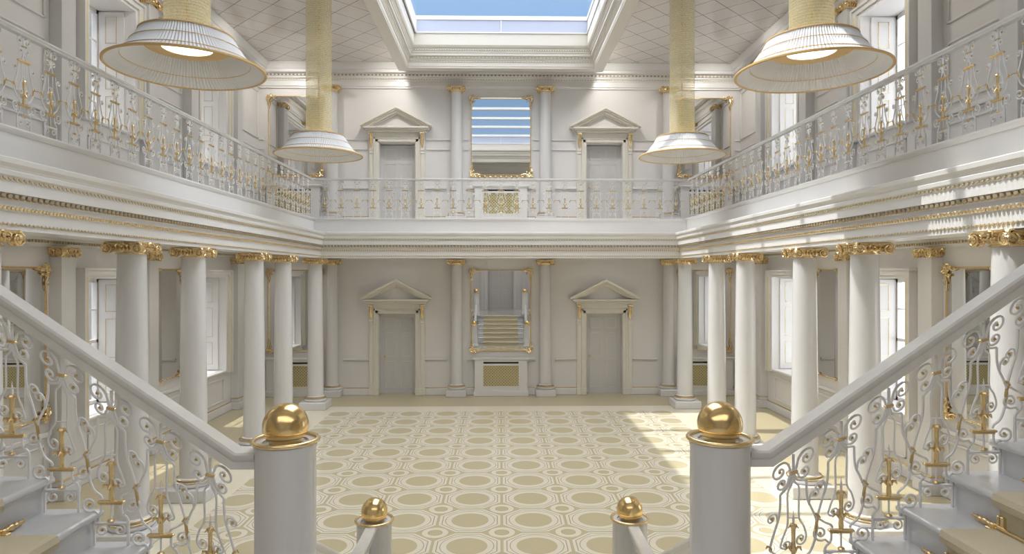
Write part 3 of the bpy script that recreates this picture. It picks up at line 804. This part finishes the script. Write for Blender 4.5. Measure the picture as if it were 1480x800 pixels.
# ------------------------------------------------------------------ lyre balusters
def lyre(shear, upper, h=.95, link=0.):
    """ wrought panel in the x-z plane, centred on x=0, feet on z=0. returns (iron, gold) """
    I = MB(); R = .0075
    GB, GT, GK, GC, GLl, GLr, GBar, GLink = [MB() for _ in range(8)]
    def W(v): t = max(0, min(1, (v-.28)/.2)); return t*t*(3-2*t)
    def S(p): return (p[0], p[1], p[2]+shear*p[0]*W(p[2]))
    def it(pts, r=R, sh=True): I.tube([S(p) for p in pts] if sh else pts, r, 5)
    def gb(x, z, r=.011): p = S((x, 0, z)); GB.blob(p, (r, r*1.1, r), 6, 4)
    topz = h
    for s in (-1, 1):
        it([(s*.1, 0, 0), (s*.1, 0, .15)], .009)
        it(smooth_path([(s*.1, 0, .15), (s*.092, 0, .172), (s*.068, 0, .195), (s*.06, 0, .225), (s*.062, 0, .258)], 3), R)
        sp = spiral2(s*.128, .252, .05, .012, PI+.9 if s == 1 else -.9, s*1.35, 18)
        it([(s*.072, 0, .19)]+sp, R); gb(s*.128, .252)
        it(spiral2(s*.052, .095, .036, .01, PI/2 if s == 1 else PI/2, s*-1.3, 14)[0:15], .006, False); gb(s*.052, .095, .009)
        it([(s*.098, 0, .131), (s*.052, 0, .131)], .006, False)
        # outer string
        tz = .70 if upper else .745
        body = [(s*.055, 0, .285), (s*.062, 0, .305), (s*.105, 0, .335), (s*.140, 0, .40), (s*.143, 0, .45), (s*.118, 0, .53), (s*.092, 0, .60), (s*.082, 0, .66), (s*.08, 0, tz)]
        it(smooth_path(body, 3), R)
        if not upper:
            it(smooth_path([(s*.08, 0, tz), (s*.045, 0, .762), (s*.018, 0, .785), (s*.006, 0, .83)], 3), R)
        else:
            it(smooth_path([(s*.045, 0, tz), (s*.02, 0, .745), (s*.006, 0, .80)], 3), R)
        # side curl
        cc = spiral2(s*.133, .625, .032, .008, (PI if s == 1 else 0), s*-1.25, 14)
        it([(s*.096, 0, .575)]+cc, .0065); gb(s*.133, .625)
        # gilt leaf on the flank
        (GLl if s < 0 else GLr).tube([S(p) for p in [(s*.132, 0, .385), (s*.138, 0, .425), (s*.146, 0, .455), (s*.158, 0, .470), (s*.168, 0, .458)]], [.004, .010, .010, .008, .004], 6)
        # inner string
        inn = [(s*.005, 0, .80), (s*.012, 0, .765), (s*.035, 0, .725), (s*.034, 0, .62), (s*.036, 0, .53), (s*.062, 0, .47), (s*.078, 0, .42)] if not upper else [(s*.033, 0, .70), (s*.034, 0, .60), (s*.036, 0, .53), (s*.062, 0, .47), (s*.078, 0, .42)]
        inn += spiral2(s*.045, .405, .034, .010, 0 if s == 1 else PI, -s*1.25, 14)
        it(smooth_path(inn[:7], 3)+inn[7:] if not upper else smooth_path(inn[:5], 3)+inn[5:], .0065); gb(s*.045, .405, .009)
        # crown scrolls
        if upper:
            for (cx, cz, r) in ((.062, .90, .05), (.045, .805, .034)):
                sp = spiral2(s*cx, cz, r, .010, (PI if s == 1 else 0), -s*1.3, 18)
                it([(s*.004, 0, cz-r*1.3)]+sp, R); gb(s*cx, cz)
        else:
            sp = spiral2(s*.083, .885, .058, .012, (PI if s == 1 else 0), -s*1.3, 20)
            it([(s*.003, 0, .80)]+sp, R); gb(s*.083, .885)
            sp = spiral2(s*.068, .805, .038, .010, (PI if s == 1 else 0), s*1.25, 18)
            it([(s*.003, 0, .86)]+sp, R); gb(s*.068, .805)
    it([(0, 0, .78), (0, 0, topz)], .009)
    it([(-.1, 0, .138), (.1, 0, .138)], .009, False); it([(0, 0, .16), (0, 0, .275)], .006, False)
    it([(-.035, 0, .555), (.035, 0, .555)], .005, False)
    I.tube([(0, 0, .49), (0, 0, .545), (0, 0, .60)], [.006, .008, .001], 5)
    # gold bars, torch, knob, collar
    GBar2 = MB()
    for q_, (z, hw) in zip((GBar, GBar2), ((.265, .078),) if not upper else ((.265, .085), (.70, .092))):
        q_.bbox(-hw, hw, -.014, .014, z-.004, z+.012, .003); q_.bbox(-hw+.01, hw-.01, -.009, .009, z-.014, z-.004, .002)
    GK.blob((0, 0, .155), (.024, .018, .013), 8, 4)
    GT.lathe([(.013, .277), (.016, .30), (.013, .345), (.021, .365), (.015, .38), (.012, .42), (.014, .485), (.024, .505), (.02, .515), (.004, .52)], 8)
    for s in (-1, 1):
        GT.tube([(s*.012, 0, .345), (s*.028, 0, .372), (s*.042, 0, .370), (s*.052, 0, .350)], [.005, .009, .010, .003], 6)
        GT.tube([(0, s*.012, .345), (0, s*.026, .37), (0, s*.036, .352)], [.006, .011, .003], 6)
        GT.tube([(s*.010, 0, .49), (s*.022, 0, .503), (s*.032, 0, .488)], [.005, .007, .003], 6)
    if upper: GC.bbox(-.03, .03, -.012, .012, .845, .857, .003)
    else: GC.add(*(lambda b: (b.v, b.f))((lambda b: (b.bbox(-.026, .026, -.013, .013, -.009, .009, .003), b)[1])(MB())), Matrix.Translation((0, 0, .84)) @ Matrix.Rotation(-shear*.5, 4, 'Y'))
    if link:
        x0, x1 = .16, link-.16
        GLink.tube([(x0, 0, .455), ((x0+x1)/2, 0, .462), (x1, 0, .455)], [.007, .005, .007], 5)
    return I, [('torch', GT), ('cross_bar', GBar), ('cross_bar', GBar2), ('gilt_leaf', GLl), ('gilt_leaf', GLr), ('scroll_boss', GB), ('collar', GC), ('knob', GK), ('link', GLink)]
def scaled(mb, sx, sy, sz):
    r = MB(); r.v = [(x*sx, y*sy, z*sz) for x, y, z in mb.v]; r.f = list(mb.f); return r
def panel_proto(shear, upper, sz=1., link=0.):
    I, G = lyre(shear, upper, link=link)
    I = scaled(I, 1, 1, sz)
    a = I.build('lyre_panel', 'iron', None, True); 
    for nm, G in G:
        if G.v: scaled(G, 1, 1, sz).build(nm, 'gold', a, True)
    return a, kids(a)
def place_panel(proto, parent, loc, rz, first=[None]):
    a, g = proto
    if a.parent is None and not a.get('used'):
        a.parent = parent; a.location = loc; a.rotation_euler = (0, 0, rz); a['used'] = 1; return a
    c = a.copy(); COL.objects.link(c); c.parent = parent; c.location = loc; c.rotation_euler = (0, 0, rz)
    for k_ in g:
        d = k_.copy(); COL.objects.link(d); d.parent = c
    return c
def clean(o):
    if 'used' in o: del o['used']
# gallery balustrades
RX, RY, RT = 5.13, 18.08, 6.20
SP_B, SP_S = .435, .42
pb = panel_proto(0, True, .985/.95*1.04, SP_B); ps = panel_proto(0, True, .985/.95*1.04, SP_S)
def rail_profile(mb, a, b, axis, c, zt):
    # moulded handrail of gallery
    poly = [(-.035, -.06), (.035, -.06), (.04, -.045), (.05, -.03), (.05, -.012), (.035, 0), (-.035, 0), (-.05, -.012), (-.05, -.03), (-.04, -.045)]
    mb.prism([(c+u, zt+v) for u, v in poly], axis, a, b)
root = empty('gallery_balustrade', (0, RY, UF+.015), 0, 'white and gilt lyre balustrade along the back of the gallery', 'balustrade', 'gallery balustrades')
h = MB(); rail_profile(h, -RX+.05, RX-.05, 'x', 0, RT-UF-.015); h.build('handrail', 'rail', root)
n = int(round((2*RX-.3)/SP_B)); 
for i in range(n): place_panel(pb, root, (-((n-1)/2)*SP_B+i*SP_B, 0, 0), 0)
for s in (-1, 1):
    root = empty('gallery_balustrade', (s*RX, RY, UF+.015), 0, 'white and gilt lyre balustrade along the %s side of the gallery' % SIDE[s], 'balustrade', 'gallery balustrades')
    h = MB(); rail_profile(h, -(RY-YN), .05, 'y', 0, RT-UF-.015); h.build('handrail', 'rail', root)
    i = 0
    while RY-.25-i*SP_S > YN+.1:
        place_panel(ps, root, (0, -.25-i*SP_S-.13, 0), -PI/2 if True else PI/2); i += 1
clean(pb[0]); clean(ps[0])

# ------------------------------------------------------------------ newels
def make_newel(h):   # h = height of ball centre
    root = empty('newel_post')
    b = MB(); b.bbox(-.225, .225, -.225, .225, 0, .12, .015); b.build('plinth', 'newel', root)
    m = MB(); rt = h-.092
    m.lathe([(.21, .12), (.21, .15), (.19, .17), (.178, .19), (.177, rt-.05), (.182, rt-.03), (.186, rt-.012), (.175, rt), (.13, rt), (.13, rt-.012)], 48); m.build('post_shaft', 'newel', root, True)
    m = MB(); pr = []
    for k in range(12): a = 2*PI*k/12; pr.append((.186+.015*math.cos(a), rt+.006+.014*math.sin(a)))
    rings = [[((r)*math.cos(2*PI*k/48), r*math.sin(2*PI*k/48), z) for k in range(48)] for r, z in pr]
    m.loft(rings, True, False, None, wrap=True); tag(m.build('collar_ring', 'gold', root, True), 'polished gold ring')
    m = MB()
    pr = []
    for k in range(25):
        a = -PI/2+PI*k/24; pr.append((max(.001, .134*math.cos(a)), h+.134*math.sin(a)))
    m.lathe(pr, 48); m.build('ball_finial', 'ballgold', root, True)
    return root
NX = 1.31
nw = make_newel(2.694-LAND); nw.location = (-NX, 4.0, LAND); tag(nw, 'tall newel post with gold ball at the left foot of the side stairs', 'newel post', 'newel posts')
o = copy_tree(nw, (NX, 4.0, LAND)); tag(o, 'tall newel post with gold ball at the right foot of the side stairs', 'newel post', 'newel posts')
nl = make_newel(1.18); nl.location = (-NX, 6.8, 0); tag(nl, 'lower left newel post with gold ball on the patterned floor', 'newel post', 'newel posts')
o = copy_tree(nl, (NX, 6.8, 0)); tag(o, 'lower right newel post with gold ball on the patterned floor', 'newel post', 'newel posts')

# ------------------------------------------------------------------ stairs
RISE, RUN = .2, .293
NOS = lambda k: 2.13+RUN*(k-3)
YE, YI = 4.06, .9       # far and near ends of the side treads
NSTEP = 10
m = MB()
m.box(-NOS(1)-.1, NOS(1)+.1, -1.6, 4.12, 0, LAND-.04); m.bbox(-NOS(1)-.12, NOS(1)+.12, -1.6, 4.2, LAND-.045, LAND, .012)
lz = m.build('stair_landing', 'step'); tag(lz, 'pale marble landing between the side stairs and the central stairs', 'landing', None, 'structure')
def tread_mb(x0, x1, ya, yb, z, nose_dir):
    # nosing at x0 side, rounded
    m = MB(); th = .045; r = th/2; pts = []
    for k in range(9):
        a = PI/2+PI*k/8; pts.append((r*math.cos(a)*1.0, z-r+r*math.sin(a)))
    d = nose_dir
    prof = [(x0+d*(r+p), q) for p, q in pts]
    prof = prof+[(x1, z-th), (x1, z)]
    m.prism(prof, 'y', ya, yb); 
    m.box(x0+d*.02, x1, yb, yb-.02, z-.075, z-th)
    m.box(x0+d*.028, x0+d*.05, ya, yb-.02, z-.065, z-th)
    return m
for s in (-1, 1):
    root = empty('side_staircase', (0, 0, 0), 0, 'marble side stairs climbing to the %s behind the lyre railing' % SIDE[s], 'staircase', None)
    root.location = (s*NOS(1), 2.5, LAND)
    T = Matrix.Translation((-s*NOS(1), -2.5, -LAND))
    for k in range(1, NSTEP+1):
        z = LAND+RISE*k; x0 = s*NOS(k); x1 = s*(NOS(k+1)+.06)
        t = tread_mb(x0, x1, YI, YE, z, s); q = MB(); q.add(t.v, t.f, T)
        st = q.build('tread', 'step', root)
        b = MB(); b.box(x0+s*.04, s*(NOS(k+1)+.04) if k < NSTEP else s*NOS(k+1), YI, YE-.03, LAND-.0, z-.045, T); b.build('riser', 'step', root)
    b = MB(); b.box(s*(NOS(1)+.12), s*NOS(NSTEP+1), YI, YE-.045, 0, LAND, T); b.build('stair_base', 'wall', root)
# carpet runners
def carpet_side(s):
    m = MB(); t = .014; path = []
    for k in range(1, NSTEP+1):
        z = LAND+RISE*k; x = NOS(k)
        zb = z-RISE
        if k == 1: path.append((x-.05, zb)); 
        path += [(x+.036, zb), (x+.036, z-.06), (x-.002, z-.05), (x-.008, z-.022), (x-.002, z-.002), (x+.02, z)]
    path.append((NOS(NSTEP+1), LAND+RISE*NSTEP))
    out = []
    P = [Vector((a, b)) for a, b in path]
    for i in range(len(P)):
        d0 = (P[i]-P[i-1]) if i else (P[1]-P[0]); d1 = (P[i+1]-P[i]) if i < len(P)-1 else d0
        n0 = Vector((-d0.y, d0.x)).normalized(); n1 = Vector((-d1.y, d1.x)).normalized(); nn = (n0+n1)
        nn = nn.normalized() if nn.length > .1 else n0
        out.append(P[i]+nn*t*1.15)
    rings = [[(s*a.x, Y, a.y) for a in P]+[(s*b.x, Y, b.y) for b in reversed(out)] for Y in (1.3, 3.62)]
    n = len(P); L = 2*n; vs = rings[0]+rings[1]; fs = [(k, (k+1) % L, L+(k+1) % L, L+k) for k in range(L)]
    for o_ in (0, L):
        for i in range(n-1): fs.append((o_+i, o_+i+1, o_+L-2-i, o_+L-1-i))
    m.add(vs, fs)
    c = m.build('stair_carpet', 'carpet'); tag(c, 'beige carpet runner on the %s side stairs' % SIDE[s], 'carpet', 'stair carpets')
for s in (-1, 1): carpet_side(s)
# stair rods
def rod():
    root = empty('stair_rod')
    m = MB(); m.tube([(0, -1.3, 0), (0, 1.2, 0)], .011, 8); m.build('rod', 'gold', root, True)
    for q in (1,):
        f = MB(); T = Matrix.Translation((0, 1.2*q, 0)) @ Matrix.Rotation(-q*PI/2, 4, 'X')
        f.lathe([(.011, -.01), (.018, 0), (.012, .012), (.02, .03), (.016, .05), (.011, .058), (.019, .068), (.013, .08), (.016, .10), (.009, .118), (.013, .127), (.002, .14)], 12, T)
        f.build('finial', 'gold', root, True)
        b = MB(); b.bbox(.0, .03, 1.10, 1.125, -.02, .065, .004); b.bbox(.0, .026, 1.13, 1.15, -.02, .065, .004)
        b.bbox(-.04, .03, 1.145, 1.185, -.022, -.005, .004); b.bbox(-.018, .03, 1.15, 1.18, -.022, .016, .005)
        b.build('bracket', 'gold', root)
    return root
rd = None
for s in (-1, 1):
    for k in range(2, NSTEP+1):
        if s == -1 and rd is None: rd = rod(); o = rd
        else: o = copy_tree(rd)
        z = LAND+RISE*(k-1)
        o.location = (s*(NOS(k)+.005), 2.47, z+.024); o.scale = (s, 1, 1)
        nm = ['', '', 'second', 'third', 'fourth', 'fifth', 'sixth', 'seventh', 'eighth', 'ninth', 'tenth'][k]
        tag(o, 'brass carpet rod at the foot of the %s riser, %s side stairs' % (nm, SIDE[s]), 'stair rod', 'brass rods on the %s side stairs' % SIDE[s])
# central stairs down to the hall
root = empty('central_staircase', (0, 4.2, 0), 0, 'marble stairs with beige runner descending to the patterned floor', 'staircase')
CR, CRUN = LAND/7, .36
T = Matrix.Translation((0, -4.2, 0)); path = [(4.0, LAND)]
for k in range(1, 7):
    z = LAND-CR*k; ya = 4.2+CRUN*(k-1); yb = ya+CRUN
    m = MB(); m.box(-1.17, 1.17, ya-.02, yb-.03, 0, z-.04, T); m.bbox(-1.19, 1.19, ya-.04, yb, z-.045, z, .014, T); m.build('tread', 'step', root)
pc = [(4.0, LAND)]
for k in range(0, 7):
    z = LAND-CR*k; yn = 4.2+CRUN*k
    pc += [(yn+.004, z), (yn+.01, z-.03), (yn-.028, z-.05)] + ([(yn-.028, z-CR)] if k < 6 else [(yn-.028, .0)])
m = MB(); n = len(pc); P = [Vector(p) for p in pc]; out = []
for i in range(n):
    d0 = (P[i]-P[i-1]) if i else (P[1]-P[0]); d1 = (P[i+1]-P[i]) if i < n-1 else d0
    nn = Vector((-d0.y, d0.x)).normalized()+Vector((-d1.y, d1.x)).normalized(); nn = nn.normalized() if nn.length > .1 else Vector((0, 1))
    out.append(P[i]+nn*.014)
vs = [(X, a.x, a.y) for X in (-.9, .9) for a in P+out[::-1]]; L = 2*n
fs = [(k, (k+1) % L, L+(k+1) % L, L+k) for k in range(L)]
for o_ in (0, L):
    for i in range(n-1): fs.append((o_+i, o_+i+1, o_+L-2-i, o_+L-1-i))
m.add(vs, fs); tag(m.build('stair_carpet', 'carpet'), 'beige carpet runner on the central stairs', 'carpet', 'stair carpets')

# ------------------------------------------------------------------ stair railings
def rail_sweep(mb, path, side, w=.07, hgt=.10):
    """ handrail along 3-D path; `side` = horizontal unit vector across it """
    poly = [(-.85, 0), (-1, -.012), (-1, -.03), (-.88, -.045), (-.74, -.055), (-.74, -hgt), (.74, -hgt), (.74, -.055), (.88, -.045), (1, -.03), (1, -.012), (.85, 0)]
    P = [Vector(p) for p in path]; sd = Vector(side); rings = []
    for i, p in enumerate(P):
        t0 = (P[i]-P[i-1]).normalized() if i else (P[1]-P[0]).normalized(); t1 = (P[i+1]-P[i]).normalized() if i < len(P)-1 else t0
        t = (t0+t1).normalized(); up = sd.cross(t).normalized()
        if up.z < 0: up = -up
        k = 1/max(.3, t.dot(t0))
        rings.append([tuple(p+sd*(a*w)+up*(b*k)) for a, b in poly])
    mb.loft(rings, True, True)
SL = RISE/RUN
for s in (-1, 1):
    root = empty('stair_railing', (s*NX, 4.0, LAND), 0, 'white lyre railing with marble handrail rising beside the %s side stairs' % SIDE[s], 'railing', 'stair railings')
    m = MB(); xe = 4.6
    rail_sweep(m, [(s*.165, 0, 2.545-LAND), (s*(1.585-NX), 0, 2.545-LAND), (s*(xe-NX), 0, 2.545-LAND+SL*(xe-1.585))], (0, 1, 0))
    m.build('handrail', 'rail', root, True)
    pr = panel_proto(.6 if s == 1 else -.6, False, .975)
    for k in range(1, NSTEP+1):
        x = NOS(k)+.215
        if k == 1: x -= .0
        place_panel(pr, root, (s*(x-NX), 0, RISE*k), 0)
    clean(pr[0])
    # railing beside the central stairs
    root = empty('stair_railing', (s*NX, 6.8, 0), 0, 'low white railing beside the %s edge of the central stairs' % SIDE[s], 'railing', 'stair railings')
    m = MB()
    rail_sweep(m, [(0, -.16, 1.085), (0, -1.0, 1.085), (0, -2.65, 1.085+.91)], (1, 0, 0), .058, .10)
    m.build('handrail', 'rail', root, True)
    pr = panel_proto(0, False, .70)
    b = MB(); 
    poly = [(-.55, 0), (-2.62, 0), (-2.62, LAND+.02), (-2.5, LAND+.02)]+[(-.62, .40), (-.55, .34)]
    b.prism([(u, v) for u, v in poly], 'x', -.05, .05); b.build('stringer', 'rail', root)
    for i in range(6):
        yy = -.42-i*.36
        zz = 0 if i == 0 else .34+(-.62-yy)*.55 if yy < -.62 else .30
        topz = 1.085-.10 if yy > -1.0 else 1.085-.1+(-1.0-yy)*.55
        c = place_panel(pr, root, (0, yy, zz), PI/2)
        c.scale = (1, 1, max(.4, (topz-zz)/(.95*.70)))
    clean(pr[0])

# ------------------------------------------------------------------ pendant lamps
def lamp():
    # origin at rim plane centre
    root = empty('pendant_lamp')
    NP = 120
    def shade(prof, off):
        rings = []
        for r, z in prof:
            ring = []
            for k in range(NP*2):
                a = PI*k/NP; rr = r+(off if k % 2 else 0)*(.5+.5*r/.93)
                ring.append((rr*math.cos(a), rr*math.sin(a), z))
            rings.append(ring)
        return rings
    prof = []
    for i in range(9):
        q = i/8; prof.append((.935-.385*(q**.62), .0+.42*q))
    m = MB(); m.loft(shade(prof, -.024), True, False)
    so = m.build('lamp_shade', 'shade', root)
    md = so.modifiers.new('thick', 'SOLIDIFY'); md.thickness = .006; md.offset = -1
    def ring(mb, r, z, t, n=64): mb.tube([(r*math.cos(2*PI*k/n), r*math.sin(2*PI*k/n), z) for k in range(n)], t, 6, None, True)
    m = MB(); ring(m, .935, .0, .019); ring(m, .553, .42, .012); tag(m.build('braid_rim', 'shade_rim', root, True), 'tan braid rims')
    m = MB()
    for i in (2, 5): ring(m, prof[i][0]+.004, prof[i][1], .005)
    ring(m, prof[2][0]-.02, prof[2][1], .006)
    tag(m.build('stitched_band', 'shade_rim', root, True), 'stitched tan bands')
    m = MB(); m.lathe([(.30, .26), (.50, .26), (.51, .27), (.50, .28), (.30, .28)], 48, None, False)
    m.loft([[(r*math.cos(2*PI*k/48), r*math.sin(2*PI*k/48), z) for k in range(48)] for r, z in ((.30, .26), (.30, .28))], True, False)
    tag(m.build('inner_ring', 'shade_rim', root, True), 'tan inner ring')
    m = MB(); m.lathe([(.001, .265), (.30, .265), (.30, .275), (.001, .275)], 40); tag(m.build('diffuser', 'bulb', root), 'glowing round diffuser')
    m = MB()
    for q in range(3):
        a = 2*PI*q/3; m.tube([(.50*math.cos(a), .50*math.sin(a), .27), (.55*math.cos(a), .55*math.sin(a), .40)], .006, 5)
    m.build('shade_strut', 'gold', root)
    m = MB(); rings = [[(.272*math.cos(2*PI*k/48), .272*math.sin(2*PI*k/48), z) for k in range(48)] for z in (.29, 1.2, 2.4, ZC-6.205)]
    m.loft(rings, True, False)
    tag(m.build('gauze_sleeve', 'gauze', root, True), 'sheer gold mesh sleeve up to the ceiling')
    m = MB(); m.tube([(0, 0, .28), (0, 0, ZC-6.205)], .012, 6); m.build('hanging_rod', 'gold', root)
    return root
lp = lamp()
for i, (x, y, w_) in enumerate(((-4, 8.5, 'near left'), (-4, 14.6, 'far left'), (4, 14.6, 'far right'), (4, 8.5, 'near right'))):
    o = lp if i == 0 else copy_tree(lp)
    o.location = (x, y, 6.205); tag(o, '%s pleated white pendant lamp hanging on a gold gauze sleeve' % w_, 'pendant lamp', 'pleated pendant lamps')

# ------------------------------------------------------------------ light
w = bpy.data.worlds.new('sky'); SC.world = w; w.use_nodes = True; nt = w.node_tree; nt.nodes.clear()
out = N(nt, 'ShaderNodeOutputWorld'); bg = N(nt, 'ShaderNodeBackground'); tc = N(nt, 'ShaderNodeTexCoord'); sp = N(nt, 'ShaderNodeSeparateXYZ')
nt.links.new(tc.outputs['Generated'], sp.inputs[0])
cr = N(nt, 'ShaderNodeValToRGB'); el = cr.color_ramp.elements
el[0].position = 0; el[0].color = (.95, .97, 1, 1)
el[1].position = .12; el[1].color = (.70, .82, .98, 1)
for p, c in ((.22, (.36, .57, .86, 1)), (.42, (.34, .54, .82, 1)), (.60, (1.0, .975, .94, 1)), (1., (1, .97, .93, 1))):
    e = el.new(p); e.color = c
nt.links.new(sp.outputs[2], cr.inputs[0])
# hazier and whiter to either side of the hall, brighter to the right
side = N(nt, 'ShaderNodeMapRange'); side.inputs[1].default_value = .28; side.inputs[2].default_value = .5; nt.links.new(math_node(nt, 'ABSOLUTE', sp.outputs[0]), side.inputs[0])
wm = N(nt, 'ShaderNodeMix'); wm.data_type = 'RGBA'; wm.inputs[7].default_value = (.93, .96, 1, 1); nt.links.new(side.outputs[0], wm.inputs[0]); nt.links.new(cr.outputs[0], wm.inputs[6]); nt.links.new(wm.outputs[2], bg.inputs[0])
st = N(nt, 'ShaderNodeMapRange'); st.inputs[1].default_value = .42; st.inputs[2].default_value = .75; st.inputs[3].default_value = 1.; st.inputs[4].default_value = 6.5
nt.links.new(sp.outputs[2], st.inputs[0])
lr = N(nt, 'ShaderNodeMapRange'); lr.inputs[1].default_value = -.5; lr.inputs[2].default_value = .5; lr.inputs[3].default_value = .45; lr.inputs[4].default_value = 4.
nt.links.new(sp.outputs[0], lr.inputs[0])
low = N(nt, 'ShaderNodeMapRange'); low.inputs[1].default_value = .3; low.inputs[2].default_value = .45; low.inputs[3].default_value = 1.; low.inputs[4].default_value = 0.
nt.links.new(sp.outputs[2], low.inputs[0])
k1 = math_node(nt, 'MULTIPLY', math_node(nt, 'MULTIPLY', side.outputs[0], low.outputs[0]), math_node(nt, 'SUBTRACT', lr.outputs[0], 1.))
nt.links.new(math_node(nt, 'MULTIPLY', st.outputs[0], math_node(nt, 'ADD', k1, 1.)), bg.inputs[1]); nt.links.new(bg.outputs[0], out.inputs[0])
sun = bpy.data.lights.new('sun', 'SUN'); sun.energy = 4.6; sun.angle = math.radians(.6); sun.color = (1, .95, .86)
so = bpy.data.objects.new('sun', sun); COL.objects.link(so); so.location = (-10, 14, 25)
so.rotation_euler = Vector((.52, -.10, -1)).to_track_quat('-Z', 'Y').to_euler()
def area(name, loc, rot, sx, sy, e, col=(1, .97, .93)):
    l = bpy.data.lights.new(name, 'AREA'); l.shape = 'RECTANGLE'; l.size = sx; l.size_y = sy; l.energy = e; l.color = col
    o = bpy.data.objects.new(name, l); COL.objects.link(o); o.location = loc; o.rotation_euler = rot; return o
area('stair_hall_fill', (0, 1.0, 5.3), (0, 0, 0), 6, 2.5, 75)  # added area light to brighten stairs and newels, no fixture there
def spot(name, loc, tgt, e, ang=95):
    l = bpy.data.lights.new(name, 'SPOT'); l.energy = e; l.spot_size = math.radians(ang); l.spot_blend = 1.; l.shadow_soft_size = .12; l.color = (1, .96, .9)
    o = bpy.data.objects.new(name, l); COL.objects.link(o); o.location = loc
    o.rotation_euler = (Vector(tgt)-Vector(loc)).to_track_quat('-Z', 'Y').to_euler()
for x in (-6.2, -3.1, 3.1, 6.2): spot('downlight_and_fill', (x, YB-1.7, 9.7), (x, YB, 8.0), 120, 120)
for s in (-1, 1):
    for y in (7.7, 12.2, 16.6): spot('downlight_and_fill', (s*(XW-1.7), y, 9.7), (s*XW, y, 8.0), 100, 120)  # side-wall spots are added fill that lifts the upper walls

for s in (-1, 1):
    for y in (7.7, 9.95, 12.3, 14.4, 16.6, 18.9): spot('aisle_fill_spot', (s*6.0, y, 4.28), (s*6.5, y, 0), 42, 150)  # added spots without fixtures, brightening the aisle walls under the gallery
for x in (-3.1, 0, 3.1): spot('aisle_fill_spot', (x, 18.75, 4.28), (x, 19.4, 0), 14, 150)  # added fill for the lower back wall, no fixtures

# ------------------------------------------------------------------ camera
F = 958.
cam = bpy.data.cameras.new('camera'); co = bpy.data.objects.new('camera', cam); COL.objects.link(co)
cam.sensor_width = 36; cam.lens = F/1480*36; cam.clip_start = .05; cam.clip_end = 200
cam.shift_y = -4/1480
co.location = (-.023, 0, 3.6); co.rotation_euler = (PI/2, 0, -math.atan(17/958))
SC.camera = co
SC.view_settings.view_transform = 'Standard'; SC.view_settings.look = 'None'; SC.view_settings.exposure = 0.; SC.view_settings.gamma = 1
SC.view_settings.use_curve_mapping = False
SC.render.film_transparent = False
